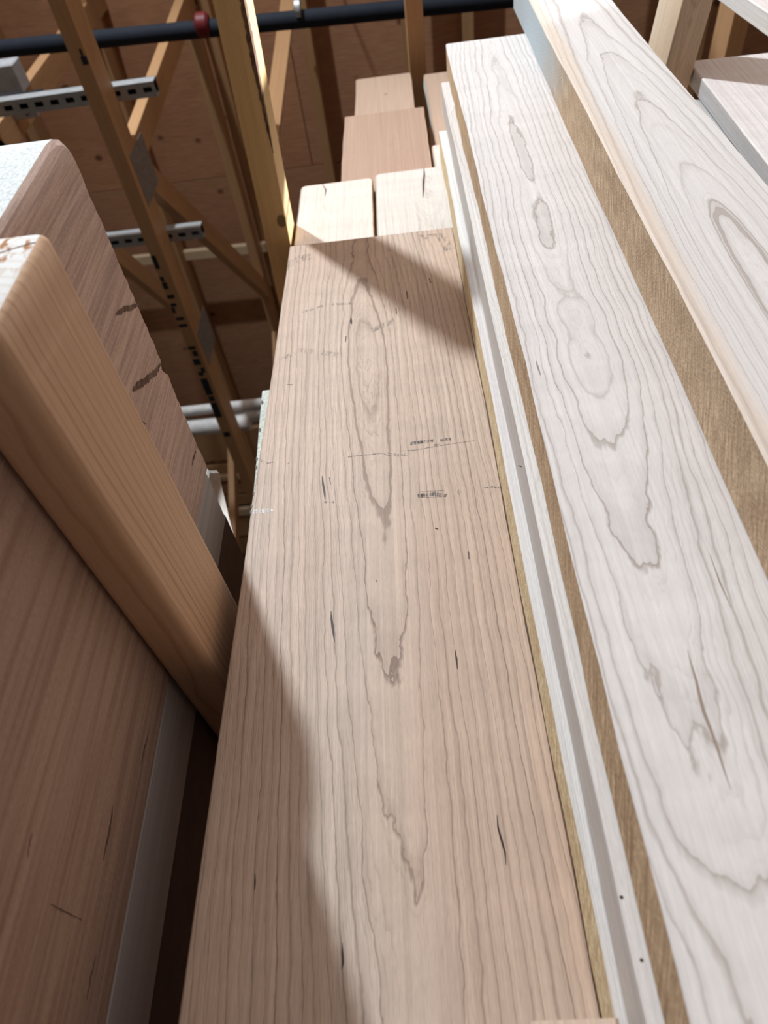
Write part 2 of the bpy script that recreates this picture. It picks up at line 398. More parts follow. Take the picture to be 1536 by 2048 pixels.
# loose diagonal brace
br = empty('roof_brace', (0, 0, 0))
a = PZ((578, -10), 3.45); b = PZ((540, 290), 2.6)
br.location = a+UP; bpy.context.view_layer.update()
beam('brace_timber', a+UP, b+UP, 0.055, 0.05, M_FIR, br); tag(br, 'slanting timber brace under the roof behind the dark pipe', 'brace')

# pipe, struts, tube, box
zp = 2.62
pa = PZ((0, 98), zp); pb = PZ((990, 0), zp)
d = (pb-pa).normalized()
pr = empty('sprinkler_pipe', UP+pa-d*1.5); tag(pr, 'dark blue steel pipe running under the roof with a red coupling', 'pipe')
tube('pipe', UP+pa-d*1.5, UP+pb+d*2.0, 0.025, M_PIPE, pr)
q = PZ((406, 50), zp); tube('coupling', UP+q-d*0.022, UP+q+d*0.022, 0.032, M_RED, pr, prof=[(0, 0.028), (0.008, 0.035), (0.036, 0.035), (0.044, 0.028)])
q = PZ((596, 18), zp); o = tube('pipe_clamp', UP+q-d*0.008, UP+q+d*0.008, 0.028, M_STEEL, pr)
for px_ in ((596, 18),):
    q = PZ(px_, zp); tube('hanger_rod', UP+q+Vector((0, 0, 0.02)), UP+Vector((q.x, q.y, ZR-0.13)), 0.004, M_STEEL, pr, n=8)
def strut(pa, pb, label, xl, zz=ZC+0.112):
    a = PZ(pa, zz); b = PZ(pb, zz); y = (a.y+b.y)/2; w2 = 0.0205
    r = empty('strut_channel', (b.x, y, CAMZ+zz)); tag(r, label, 'strut')
    L = b.x-xl
    V, Fc = [], []
    def quad(x0, x1, y0, y1, z):
        i = len(V); V.extend([(x0, y0, z), (x0, y1, z), (x1, y1, z), (x1, y0, z)]); Fc.append((i, i+1, i+2, i+3))
    bm = bmesh.new()
    def bx(x0, x1, y0, y1, z0, z1):
        vs_ = [bm.verts.new((x, yy, z)) for x in (x0, x1) for yy in (y0, y1) for z in (z0, z1)]
        for q in ((0, 1, 3, 2), (4, 6, 7, 5), (0, 4, 5, 1), (2, 3, 7, 6), (0, 2, 6, 4), (1, 5, 7, 3)): bm.faces.new([vs_[i] for i in q])
    t = 0.0025
    bx(-L, 0, -w2, -0.007, 0, t); bx(-L, 0, 0.007, w2, 0, t)
    xx = -0.010; bx(-0.010, 0, -0.007, 0.007, 0, t)
    while xx > -L+0.06:
        bx(xx-0.047, xx-0.026, -0.007, 0.007, 0, t); xx -= 0.047
    bx(-L, xx, -0.007, 0.007, 0, t)
    bx(-L, 0, -w2, -w2+t, t, 0.041); bx(-L, 0, w2-t, w2, t, 0.041)
    bx(-L, 0, -w2, -w2+0.009, 0.0385, 0.041); bx(-L, 0, w2-0.009, w2, 0.0385, 0.041)
    bmesh.ops.recalc_face_normals(bm, faces=bm.faces[:])
    me = bpy.data.meshes.new('channel'); bm.to_mesh(me); bm.free()
    link('channel', me, M_STEEL, r, Matrix.Translation((b.x, y, CAMZ+zz)))
    link('channel_shadow_side', box_mesh('channel_shadow_side', -L, -0.001, -w2+0.004, w2-0.004, 0.036, 0.038, 0), M_SLOT, r, Matrix.Translation((b.x, y, CAMZ+zz))).name = 'slot_shade_sheet'  # dark sheet painting the shade seen through the slots
strut((20, 212), (312, 182), 'slotted steel strut channel resting across truss chord below the dark pipe', -2.2)
strut((235, 482), (405, 468), 'slotted steel strut channel crossing the chord above its stamped lettering', -2.2)
q = PZ((450, 848), ZC+0.16)
r = empty('white_conduit', (q.x, q.y, CAMZ+q.z)); tag(r, 'white plastic tube with bent joints laid over the roof truss', 'tube')
tube('tube', (-2.6, q.y+0.02, CAMZ+q.z), (-0.78, q.y, CAMZ+q.z), 0.038, M_WHITE, r)
tube('tube', (-2.6, q.y-0.055, CAMZ+q.z+0.03), (-0.62, q.y-0.075, CAMZ+q.z+0.03), 0.022, M_WHITE, r)
tube('tube', (-0.86, q.y-0.01, CAMZ+q.z+0.03), (0.3, q.y-0.10, CAMZ+q.z+0.03), 0.036, M_WHITE, r)
q = PZ((18, 168), 2.45)
r = empty('junction_box', (q.x, q.y, CAMZ+q.z)); tag(r, 'grey sheet metal junction box under the roof beside the strut channel', 'box')
link('enclosure', box_mesh('enclosure', q.x-0.25, q.x+0.035, q.y-0.05, q.y+0.03, CAMZ+2.45, CAMZ+2.52, 0.003), M_GREYBOX, r)
link('lid', box_mesh('lid', q.x-0.24, q.x+0.05, q.y+0.034, q.y+0.10, CAMZ+2.44, CAMZ+2.455, 0.002), M_STEEL, r)
tube('cable', (q.x-0.2, q.y+0.032, CAMZ+2.44), (q.x+0.10, q.y+0.026, CAMZ+2.44), 0.004, M_INK, r, n=8)
tube('cable', (q.x-0.01, q.y+0.04, CAMZ+2.437), (q.x+0.02, q.y+0.09, CAMZ+2.437), 0.004, M_INK, r, n=8)

# ------------------------------------------------------------------ rack
M_ARM = wood('rack_fir', (0.58, 0.385, 0.255), (0.33, 0.17, 0.09), (0.55, 0.35, 0.225), ring=0.0075, cx=-0.02, hs=1.5, depth=9, warp=0.7, wig=0.05, axis='y', line_w=0.25, line_s=0.75, fine=0.0, meander=0.004, seed=6, fibre=0.10)
M_ARM2 = wood('rack_spruce', (0.58, 0.40, 0.20), (0.42, 0.26, 0.10), (0.52, 0.35, 0.165), ring=0.006, cx=-0.01, hs=2.0, depth=12, warp=0.5, wig=0.05, axis='y', line_s=0.35, fine=0.1, meander=0.004, seed=8, knots=((0.013, 0.578, 0.010),), fibre=0.10)
M_ARM3 = wood('rack_weathered_fir', (0.66, 0.50, 0.36), (0.36, 0.22, 0.13), (0.60, 0.45, 0.32), ring=0.006, cx=-0.01, hs=6.0, depth=3, warp=0.8, wig=0.1, axis='y', line_s=0.6, seed=11, knots=((-0.02, 0.09, 0.006),))
t = NT('sawn_fir_end')
nz = t.noise((160, 1, 90), detail=4, rot=(0, 0.35, 0)); rg = t.m_('FRACT', t.m_('MULTIPLY', t.m_('ADD', t.z, t.m_('MULTIPLY', t.x, 0.25)), 140.0))
c = t.mix(t.map(rg, 0.55, 1.0, 0, 0.35, True), (0.80, 0.80, 0.80), (0.62, 0.47, 0.33))
mk = t.m_('MULTIPLY', t.map(nz, 0.50, 0.60), t.map(t.z, 0.045, 0.062, 0, 1))
c = t.mix(mk, c, (0.42, 0.20, 0.09))
cr = t.m_('ABSOLUTE', t.m_('SUBTRACT', t.m_('ADD', t.z, t.m_('MULTIPLY', t.x, -0.42)), 0.071))
c = t.mix(t.map(cr, 0.0004, 0.0011, 1, 0), c, (0.10, 0.05, 0.03))
t.col(c); t.bump(nz, 0.5, 0.001); t.b.inputs['Roughness'].default_value = 0.9
M_SAWEND = t.m
rack = empty('lumber_rack', (0, 0.95, 0)); tag(rack, 'timber lumber rack whose horizontal arms divide the standing boards into bins', 'rack')
def arm(xr, wdt, y0, y1, z0, h, yaw, mat, bev=0.005, label=None, seg=4):
    """horizontal arm, xr = right face at y0; local origin at the front right foot"""
    M = Matrix.Translation((xr-wdt/2, y0, CAMZ+z0)) @ Matrix.Rotation(yaw, 4, 'Z')
    me = box_mesh('arm', -wdt/2, wdt/2, 0, y1-y0, 0, h, bev, seg)
    o = link('arm', me, [mat, M_SAWEND], rack, M)
    for p in me.polygons:
        if p.normal.y < -0.9: p.material_index = 1
    if label: o['label'] = label
    return o
AX = -0.192
arm(AX, 0.040, 0.178, 0.90, 0.271, 0.090, 0.0, M_ARM, 0.006, 'orange fir arm with a rough white sawn end')
UA = arm(-0.1795, 0.041, 0.0, 0.90, 1.105, 0.078, math.radians(2.0), M_ARM2, 0.0015, 'spruce arm with bark along one arris and a knot')
arm(0.448, 0.040, 0.18, 0.93, 0.271, 0.09, 0.0, M_ARM, 0.006)
arm(0.434, 0.039, 0.05, 0.93, 1.06, 0.089, math.radians(5.5), M_ARM3, 0.002, 'weathered fir arm with ink mark')
for xp in (-0.225, 0.395):
    link('post', box_mesh('post', xp-0.045, xp+0.045, 0.90, 0.99, 0, CAMZ+1.26, 0.004, 2), M_FIR, rack)
link('lean_rail', box_mesh('lean_rail', -0.18, 0.35, 0.90, 0.938, CAMZ+0.9, CAMZ+0.99, 0.003, 2), M_FIR, rack)
link('light_stop_panel', box_mesh('light_stop_panel', -0.9, 0.9, 0.995, 1.013, 0.02, CAMZ+0.52, 0.001), PLY[1], rack)  # added panel, stops light from behind reaching the low gaps
# wane (bark) along the upper arm's lower arris
M_BARK = rough_edge('bark', (0.20, 0.115, 0.07), (0.06, 0.03, 0.02), 5, strength=1.0)
V, Fc = [], []
rnd = random.Random(4); n = 60
for i in range(n+1):
    f = i/n; yy = 0.14+0.33*f
    wdh = 0.011*math.sin(math.pi*min(1, f*1.02))**0.6*(0.65+0.5*rnd.random())+0.0008
    xx = 0.0205+0.0004
    V += [(xx-wdh*0.55, yy, -0.0005), (xx, yy, -0.0008), (xx+0.0002, yy, wdh*1.5)]
for i in range(n):
    a = i*3; Fc += [(a, a+1, a+4, a+3), (a+1, a+2, a+5, a+4)]
me = bpy.data.meshes.new('bark_strip'); me.from_pydata(V, [], Fc); me.update()
o = bpy.data.objects.new('bark_strip', me); COL.objects.link(o); me.materials.append(M_BARK); o.parent = rack
o.matrix_parent_inverse = rack.matrix_world.inverted(); o.matrix_world = UA.matrix_world.copy()

# ------------------------------------------------------------------ board materials
def zl(py, off=0.0, x=770): return P((x, py), off).dot(LEAN)     # height up the lean of an image row on a board face
def end_mat(name, c): return plain(name, c, 0.85, var=0.2, sc=200)
M_END = end_mat('sawn_end_grain', (0.55, 0.38, 0.27))
M_ENDP = end_mat('sawn_end_grain_pink', (0.62, 0.42, 0.32))


def foot(off, th): return (-CAMZ - NRM.z*(S-off+th))/LEAN.z
def rows(pts, off, th, x=770):
    f = foot(off, th); return [(P((a[2] if len(a) > 2 else x, a[0]), off).dot(LEAN)-f, a[1]) for a in pts]
def face_wood(name, off, th, xc, hpts, cpts=None, x=770, roll=0.0, **kw):
    """rings whose nearest approach to the face follows the photographed cathedrals"""
    h = rows(hpts, off, th, x); f = foot(off, th)
    zs = [a for a, b in h]; z0, z1 = min(0.0, min(zs)), max(zs)+0.6
    h = [(0.0, max(b for a, b in h)+2.0)] + sorted(h) + [(z1, sorted(h)[-1][1]+1.0)]
    h = [q for i, q in enumerate(sorted(h)) if i == 0 or q[0] > sorted(h)[i-1][0]+1e-4]
    cx, tilt = kw.pop('cx', 0.0), 0.0
    if cpts:
        a, b = P(cpts[0], off), P(cpts[1], off); za, zb = a.dot(LEAN)-f, b.dot(LEAN)-f
        xa = a.x-xc-math.tan(roll)*(za-f*0-0) if False else a.x-xc; xb = b.x-xc
        tilt = (xb-xa)/(zb-za); cx = xa-tilt*za
    return wood(name, h=h, z0=z0, z1=z1, hs=max(b for a, b in h)+0.5, cx=cx, tilt=tilt, **kw)

PAPER = dict(light=(0.725, 0.685, 0.67), line=(0.30, 0.235, 0.20), tint=(0.715, 0.665, 0.65))

# ------------------------------------------------------------------ the wide cherry board
MX0, MX1 = P((355, 2048)).x, P((1205, 2048)).x
MXC = (MX0+MX1)/2
M_CHERRY = face_wood('wide_cherry_face', 0.0, 0.05, MXC,
    ((2048, 6.6), (1800, 6.15), (1500, 5.7), (1225, 5.0), (1100, 4.45), (985, 4.0), (900, 3.4), (835, 3.0), (740, 2.45), (690, 2.5), (645, 3.0), (560, 4.1), (500, 5.2)),
    cpts=((742, 720), (800, 1500)), light=(0.605, 0.49, 0.41), line=(0.19, 0.12, 0.09), tint=(0.58, 0.41, 0.315), ring=0.0066, warp=0.75, wig=0.36,
    line_w=0.15, line_s=0.84, fine=0.40, meander=0.004, seed=2, fibre=0.17, fig=0.05, streaks=0.05)
M_CHERRYEDGE = rough_edge('wide_cherry_edge', (0.45, 0.29, 0.20), (0.30, 0.18, 0.12), 1)
CH, CH_S = leaning_board('cherry_board', 'wide cherry board with pencil scribbles and dark pitch streaks, lowest front board of the bin', 'board', MX0, MX1, 0.0, 0.05, P((905, 455)).dot(LEAN), [M_CHERRY, M_CHERRYEDGE, M_END], seed=1, wob=0.0004, roll=-0.0055, xref=0.06)

# marks on its face
M_PITCH = plain('dark_pitch', (0.045, 0.028, 0.022), 0.5)
t = NT('pencil_graphite'); a_ = t.noise((700, 700, 120), detail=3)
t.col((0.13, 0.12, 0.12)); t.put(t.b.inputs['Alpha'], t.map(a_, 0.40, 0.60, 0.05, 0.85)); M_PENCIL = t.m
t = NT('faint_smudge'); a_ = t.noise((260, 260, 60), detail=4)
t.col((0.22, 0.20, 0.19)); t.put(t.b.inputs['Alpha'], t.map(a_, 0.45, 0.70, 0.0, 0.55)); M_SMUDGE = t.m
t = NT('white_scuff'); a_ = t.noise((500, 500, 160), detail=4)
t.col((0.85, 0.87, 0.90)); t.put(t.b.inputs['Alpha'], t.map(a_, 0.42, 0.58, 0.0, 0.8)); M_SCUFF = t.m
def mark(name, parent, off, pts, widths, mat, lift=0.00015):
    """thin inked stroke lying on a board face through image points"""
    q = [P(p, off+lift) for p in pts]; n = len(q)
    V, Fc = [], []
    for i in range(n):
        d = (q[min(n-1, i+1)]-q[max(0, i-1)]).normalized(); s_ = d.cross(NRM).normalized()
        sc = (S-off)/F/abs(W(pts[i]).dot(NRM))*1.0
        wd = widths[i] if isinstance(widths, (list, tuple)) else widths
        V += [UP+q[i]+s_*wd*sc*0.5, UP+q[i]-s_*wd*sc*0.5]
    for i in range(n-1): Fc.append((2*i, 2*i+2, 2*i+3, 2*i+1))
    mi = parent.matrix_world.inverted()
    me = bpy.data.meshes.new(name); me.from_pydata([mi @ v for v in V], [], Fc); me.update()
    return link(name, me, mat, parent, parent.matrix_world.copy())
def streak(parent, off, pts, wmax, name='pitch_streak', mat=None):
    n = len(pts); ws = [max(0.6, wmax*math.sin(math.pi*(i+0.3)/(n-0.4))) for i in range(n)]
    return mark(name, parent, off, pts, ws, mat or M_PITCH)
for pts, wm in ((((662, 1222), (663, 1238), (665, 1252), (667, 1268), (669, 1284)), 5.0), (((644, 952), (646, 968), (649, 985), (650, 1000)), 4.5), (((659, 955), (661, 968)), 2.5),
                (((994, 1630), (996, 1655), (1003, 1680), (1010, 1705), (1012, 1730)), 4.5), (((684, 1885), (685, 1908), (686, 1925), (684, 1940)), 4.5), (((510, 1748), (510, 1765), (509, 1780)), 3.5),
                (((910, 1300), (913, 1318), (915, 1338)), 4), (((937, 1103), (938, 1118)), 3), (((702, 635), (702, 642), (703, 648)), 5), (((692, 672), (691, 684)), 3), (((813, 582), (815, 598)), 3),
                (((792, 616), (793, 628)), 3), (((574, 769), (585, 769)), 2.5), (((858, 556), (862, 566)), 3)): streak(CH, 0.0, pts, wm)
for pts, wm in ((((696, 914), (715, 911), (740, 909), (765, 906), (775, 911), (800, 912), (815, 910)), 2.2), (((775, 906), (800, 909), (816, 906)), 1.5), (((800, 902), (830, 900), (870, 893), (900, 888), (950, 881)), 1.6),
                (((820, 887), (835, 885), (850, 883), (866, 881)), 9), (((835, 884), (860, 881), (868, 880)), 6), (((880, 881), (890, 879), (902, 878)), 8), (((866, 890), (880, 889)), 4),
                (((835, 992), (850, 990), (870, 988), (893, 991)), 9), (((836, 990), (850, 989)), 8), (((838, 984), (888, 981)), 1.5), (((840, 995), (890, 993)), 1.5), (((968, 976), (985, 973), (999, 976)), 3.5),
                (((522, 922), (530, 929), (538, 926), (548, 924)), 1.6), (((520, 918), (527, 922), (535, 926)), 1.4), (((575, 928), (580, 923)), 1.5), (((915, 984), (918, 979), (921, 984), (918, 989), (915, 984)), 1.4),
                (((648, 1003), (665, 1004)), 1.6), (((650, 1002), (651, 1006)), 4), (((665, 1002), (666, 1006)), 4)): mark('pencil_mark', CH, 0.0, pts, wm, M_PENCIL)
for pts, wm in ((((590, 520), (605, 516), (622, 512)), 26), (((577, 540), (580, 530), (582, 520)), 12), (((840, 475), (880, 470), (900, 500)), 22), (((605, 625), (650, 610), (710, 606)), 8), (((745, 660), (790, 640)), 16), (((560, 720), (600, 700), (680, 710)), 14)):
    mark('smudge', CH, 0.0, pts, wm, M_SMUDGE)
mark('chalk_scuff', CH, 0.0, ((502, 1024), (525, 1022), (546, 1020)), [10, 12, 6], M_SCUFF)
streak(CH, 0.0, ((752, 1160), (754, 1163)), 3); streak(CH, 0.0, ((870, 1056), (876, 1058)), 5)

# ------------------------------------------------------------------ boards stepping forward beside it
M_S1F = wood('thin_pale_face', seed=14, **{**PAPER, 'light': (0.76, 0.74, 0.71)}, ring=0.006, cx=0.02, hs=6, line_s=0.3)
M_S1E = rough_edge('mustard_wane_edge', (0.92, 0.79, 0.54), (0.60, 0.44, 0.25), 9, ang=1.2, saw=(260, 70), strength=1.0)
S1, _ = leaning_board('maple_board', 'maple board with a ragged mustard-coloured edge next to the wide cherry board', 'board', MX1-0.0004, 0.315, 0.047, 0.0464, zl(262, 0.047, 880), [M_S1F, M_S1E, M_ENDP], seed=11, wob=0.0006, bev=0.0009, roll=-0.0048, xref=0.06)
M_S2F = wood('curly_maple_face', seed=17, **{**PAPER, 'light': (0.76, 0.74, 0.72)}, ring=0.005, cx=-0.11, hs=5, line_s=0.45, warp=1.6, wig=0.4)
M_S2E = wood('grey_planed_edge', (0.60, 0.565, 0.54), (0.47, 0.43, 0.41), (0.56, 0.53, 0.51), ring=0.01, cx=0.3, hs=2, line_s=0.15, seed=19)
S2, _ = leaning_board('maple_board', 'maple board with a smooth grey planed edge and two dark nail holes', 'board', 0.0725, 0.315, 0.094, 0.046, zl(165, 0.094, 885), [M_S2F, M_S2E, M_ENDP], seed=12, wob=0.0004)
for p in ((1243, 1794), (1283, 1920), (1040, 932)): mark('nail_hole', S2, 0.094, ((p[0]-3.5, p[1]-1), (p[0], p[1]), (p[0]+3.5, p[1]+2)), [4, 7, 4] if p[1] > 1000 else [2, 3, 2], M_PITCH)
BX0, BX1 = 0.0800, 0.300
M_BF = face_wood('broad_maple_face', 0.141, 0.046, (BX0+BX1)/2,
    ((2048, 8.0, 1600), (1645, 6.55, 1480), (1350, 5.9, 1350), (1030, 5.0, 1270), (880, 4.0, 1215), (790, 3.1, 1170), (715, 2.35, 1140), (672, 2.7, 1135), (630, 2.3, 1130), (590, 3.05, 1100), (480, 2.5, 1080), (330, 2.2, 1045), (220, 2.6, 1020), (150, 3.1, 990)),
    cpts=((1040, 300), (1330, 1250)), **PAPER, ring=0.0066, warp=1.2, wig=0.40, line_w=0.16, line_s=0.80, fine=0.24, meander=0.004, seed=22, fibre=0.09, fig=0.05)
M_BE = rough_edge('brown_sawn_edge', (0.72, 0.53, 0.345), (0.38, 0.245, 0.145), 3, ang=1.40, saw=(330, 22), strength=1.0)
BB, _ = leaning_board('maple_board', 'broad pale maple board with wavy cathedral grain and brown sawn edge', 'board', BX0, BX1, 0.141, 0.046, zl(88, 0.141, 894), [M_BF, M_BE, M_ENDP], seed=13, roll=0.0035, xref=0.1, wob=0.0007, bev=0.0016)
M_GUM = plain('brown_gum_streak', (0.32, 0.24, 0.20), 0.6)
for pts, wm in ((((1375, 1300), (1383, 1330), (1392, 1360), (1400, 1395), (1408, 1425), (1420, 1455), (1436, 1500), (1448, 1540), (1462, 1580)), 7), (((1072, 722), (1076, 735), (1081, 750)), 4.5), (((1420, 1110), (1440, 1165), (1462, 1215)), 3)):
    streak(BB, 0.141, pts, wm, 'gum_streak', M_GUM)
roll_c = math.atan(0.026)
a = P((1366, 600), 0.196); CX0 = a.x+0.001; CREF = a.dot(LEAN)
CX1 = CX0+0.1125
t_ = math.tan(roll_c)
fC = foot(0.196, 0.054)
M_CF = face_wood('arched_maple_face', 0.196, 0.054, (CX0+CX1)/2 - 0.0,
    ((60, 6.2, 1170), (130, 5.2, 1200), (185, 4.5, 1215), (290, 3.6, 1260), (400, 2.4, 1370), (520, 1.6, 1420), (800, 1.2, 1480), (1100, 1.6, 1500)),
    cx=0.004, **PAPER, ring=0.0078, warp=0.5, wig=0.18, line_w=0.15, line_s=0.74, fine=0.2, meander=0.003, seed=31, fibre=0.10,
    sap=(-0.050, -0.036, (0.72, 0.59, 0.49), 0.02))
M_CE = rough_edge('tan_sawn_edge', (0.62, 0.46, 0.31), (0.36, 0.24, 0.15), 6, ang=1.3, saw=(300, 40), strength=0.9, blue=(2.52, 2.80, (0.42, 0.48, 0.52)))
CC, _ = leaning_board('maple_board', 'thick maple board with nested arch grain and a broad tan sawn edge', 'board', CX0, CX1, 0.196, 0.0545, 1.50, [M_CF, M_CE, M_ENDP], seed=15, roll=roll_c, xref=CREF, wob=0.0005, bev=0.0018)

# thinner boards across the arm on the far side
M_HF = wood('pink_flecked_face', seed=41, light=(0.77, 0.72, 0.70), line=(0.45, 0.36, 0.32), tint=(0.77, 0.69, 0.68), ring=0.008, cx=0.02, hs=6, line_s=0.4, fig=0.06)
M_HE = wood('grey_board_edge', (0.54, 0.52, 0.51), (0.42, 0.39, 0.38), (0.50, 0.48, 0.475), ring=0.01, cx=0.3, hs=2, line_s=0.15, seed=43, warp=0.6)
a = P((1430, 189), 0.14)
HH, _ = leaning_board('maple_board', 'short pinkish maple board with grey edge crossed by the shadow of a rack arm', 'board', a.x, a.x+0.17, 0.14, 0.024, P((1389, 124), 0.14).dot(LEAN), [M_HF, M_HE, M_ENDP], seed=16, base=CAMZ+0.362, roll=math.atan(0.064), xref=a.dot(LEAN), wob=0.0004, bev=0.0015, top_round=0.004)
a = P((1430, 262), 0.114)
leaning_board('maple_board', 'grey maple board mostly hidden behind the short pinkish board', 'board', a.x-0.010, a.x+0.17, 0.114, 0.024, min(1.045, P((1376, 184), 0.114).dot(LEAN)-0.015), [M_HE, M_HE, M_ENDP], seed=18, base=CAMZ+0.362, roll=math.atan(0.060), xref=a.dot(LEAN), wob=0.0004)
a = P((1501, 0), 0.168)
leaning_board('maple_board', 'tall pale maple board standing against the short pinkish board', 'board', a.x, a.x+0.2, 0.168, 0.0265, 1.55, [M_HF, M_HE, M_ENDP], seed=20, roll=math.atan(0.006), xref=a.dot(LEAN), wob=0.0004, bev=0.0015)
# stick whose end just shows in front of the cherry board
M_STF = wood('pale_stick_face', (0.74, 0.58, 0.46), (0.58, 0.42, 0.32), (0.70, 0.54, 0.43), ring=0.006, cx=0.1, hs=3, seed=47)
a = P((1066, 2042), 0.076); b = P((1244, 2042), 0.076)
leaning_board('wood_strip', 'short pale strip of wood leaning on the foot of the maple boards', 'strip', a.x, b.x, 0.076, 0.024, a.dot(LEAN), [M_STF, M_STF, M_ENDP], seed=21, bev=0.002)

# ------------------------------------------------------------------ boards behind the wide cherry board
M_KF = rough_edge('mouldy_sapwood', (0.72, 0.76, 0.70), (0.50, 0.56, 0.50), 12, ang=0.2, saw=(40, 20), strength=0.3)
a = P((524, 778), -0.0515); b = P((492, 1095), -0.0515)
KK, _ = leaning_board('maple_board', 'thin greenish sapwood board peeping out behind the wide cherry board', 'board', a.x, -0.02, -0.0515, 0.012, a.dot(LEAN), [M_KF, M_KF, M_END], seed=23, wob=0.0009, roll=-0.042, xref=a.dot(LEAN))
rnd = random.Random(3)
for yy in (805, 860, 918, 935, 987, 1012, 1024, 1095):
    xx = 524+(492-524)*(yy-778)/(1095-778)+rnd.uniform(3, 6)
    mark('mould_spot', KK, -0.0515, ((xx-1, yy-4), (xx, yy), (xx-1, yy+4)), [2, 5, 2], M_PITCH)
OD = -0.0650
M_D1 = face_wood('split_board_face', OD, 0.022, -0.12, ((470, 4.0), (420, 3.0), (372, 2.2)), light=(0.61, 0.52, 0.465), line=(0.36, 0.25, 0.19), tint=(0.65, 0.52, 0.46), ring=0.012, seed=51, cx=0.0, line_s=0.5, fig=0.05)
M_D2 = face_wood('checked_board_face', OD, 0.022, 0.02, ((470, 3.2), (420, 2.6), (372, 2.0)), light=(0.54, 0.495, 0.45), line=(0.34, 0.27, 0.21), tint=(0.58, 0.51, 0.46), ring=0.012, seed=53, cx=0.02, line_s=0.5, fig=0.06)
M_DE = rough_edge('dim_sawn_edge', (0.45, 0.29, 0.19), (0.30, 0.18, 0.11), 15)
a, b = P((600, 372), OD), P((746, 355), OD)
D1, _ = leaning_board('cherry_board', 'pale cherry board with half its top in shadow, beside the checked board', 'board', a.x+0.003, b.x, OD, 0.022, b.dot(LEAN)-0.002, [M_D1, M_DE, M_ENDP], seed=24, roll=-0.0085, xref=1.28, wob=0.0005, bev=0.003, top_round=0.008)
a, b = P((750, 349), OD), P((905, 335), OD)
D2, _ = leaning_board('cherry_board', 'pale cherry board with a dark drying check split down from its top', 'board', a.x+0.001, b.x, OD, 0.022, a.dot(LEAN), [M_D2, M_DE, M_ENDP], seed=25, roll=-0.0085, xref=1.28, wob=0.0005, bev=0.003, top_round=0.008)
streak(D2, OD, ((848, 336), (849, 350), (847, 365), (847, 380), (846, 395)), 4, 'drying_check')
streak(D1, OD, ((645, 368), (652, 380), (650, 392)), 2.5, 'drying_check')
M_EF = wood('plain_cherry_face', (0.375, 0.25, 0.185), (0.30, 0.19, 0.135), (0.34, 0.22, 0.16), ring=0.02, cx=0.02, hs=4, line_s=0.4, seed=61)
OE = -0.0885
a, b = P((690, 225), OE), P((846, 214), OE)
leaning_board('cherry_board', 'smooth brown cherry board standing behind the two pale boards', 'board', a.x, b.x, OE, 0.025, b.dot(LEAN), [M_EF, M_DE, M_END], seed=26)
OF = -0.1150
M_FF = wood('pale_cherry_face', (0.43, 0.305, 0.23), (0.36, 0.24, 0.17), (0.40, 0.275, 0.205), ring=0.02, cx=0.05, hs=4, line_s=0.3, seed=67)
a, b = P((712, 152), OF), P((820, 140), OF)
FB, _ = leaning_board('cherry_board', 'tallest light brown cherry board at the back of the bin', 'board', a.x, b.x, OF, 0.03, min(b.dot(LEAN), 2.14), [M_FF, M_DE, M_END], seed=27, top_round=0.006)
streak(FB, OF, ((769, 190), (772, 188), (776, 187)), 3)
a = P((843, 150), OF)
leaning_board('cherry_board', 'reddish cherry board with a pale arris behind the curly maple edge', 'board', a.x+0.006, a.x+0.12, OF, 0.03, a.dot(LEAN), [M_FF, M_KF, M_END], seed=28, bev=0.003, roll=-0.006, xref=1.9)
a = P((861, 292), OE)
leaning_board('cherry_board', 'short pale cherry board tucked beside the smooth brown one', 'board', a.x+0.002, a.x+0.11, OE, 0.025, a.dot(LEAN), [M_D1, M_DE, M_ENDP], seed=29, bev=0.003)

# ------------------------------------------------------------------ rough slabs standing edge-on beyond the arm
PXX = AX-0.042                                   # their broad faces look toward the cherry board
def slab(name, label, y0, y1, x0, x1, tops, mats, seed):
    """edge-on slab: profile in y-z, broad face at x1; slots 0 face, 1 front edge, 2 top"""
    prof = [(y0, 0.0)] + tops + [(y1, 0.0)]
    n = len(prof); V = []; Fc = []; mi = []
    b = 0.003
    for (x, ins) in ((x1-b, 0), (x1, b), ):
        pass
    cy = (y0+y1)/2
    rings = []
    for x, ins in ((x1, b), (x1-b, 0), (x0+b, 0), (x0, b)):
        st = len(V)
        for (y, z) in prof: V.append((x, y+(ins if y < cy else -ins), max(0.0, z-(ins if z > 0.1 else 0))))
        rings.append(st)
    Fc.append(tuple(rings[0]+i for i in range(n))[::-1]); mi.append(0)
    Fc.append(tuple(rings[3]+i for i in range(n))); mi.append(0)
    for k in range(3):
        for i in range(n):
            j = (i+1) % n
            Fc.append((rings[k]+i, rings[k]+j, rings[k+1]+j, rings[k+1]+i))
            mi.append(1 if (i <= 1 and k == 1) else (0 if k != 1 else 2))
    me = bpy.data.meshes.new(name); me.from_pydata(V, [], Fc); me.update()
    bm = bmesh.new(); bm.from_mesh(me)
    for f, q in zip(bm.faces, mi): f.material_index = q
    bmesh.ops.recalc_face_normals(bm, faces=bm.faces[:]); bmesh.ops.triangulate(bm, faces=[f for f in bm.faces if len(f.verts) > 4])
    bm.to_mesh(me); bm.free()
    o = link(name, me, mats); tag(o, label, 'slab'); return o
t = NT('rough_sawn_slab')
co = t.vec(t.y, t.z, 0.0)
s1 = t.noise((150, 5, 1), co=co, detail=4, off=(2, 1, 0), rot=(0, 0, 0.02)); s2 = t.noise((22, 2.2, 1), co=co, detail=3); s3 = t.noise((800, 250, 1), co=co, detail=2)
sv = t.noise((420, 16, 1), co=co, detail=3, off=(5, 0, 0))
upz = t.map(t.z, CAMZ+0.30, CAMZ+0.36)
c = t.mix(t.map(s2, 0.34, 0.66), (0.38, 0.26, 0.215), (0.43, 0.30, 0.235))
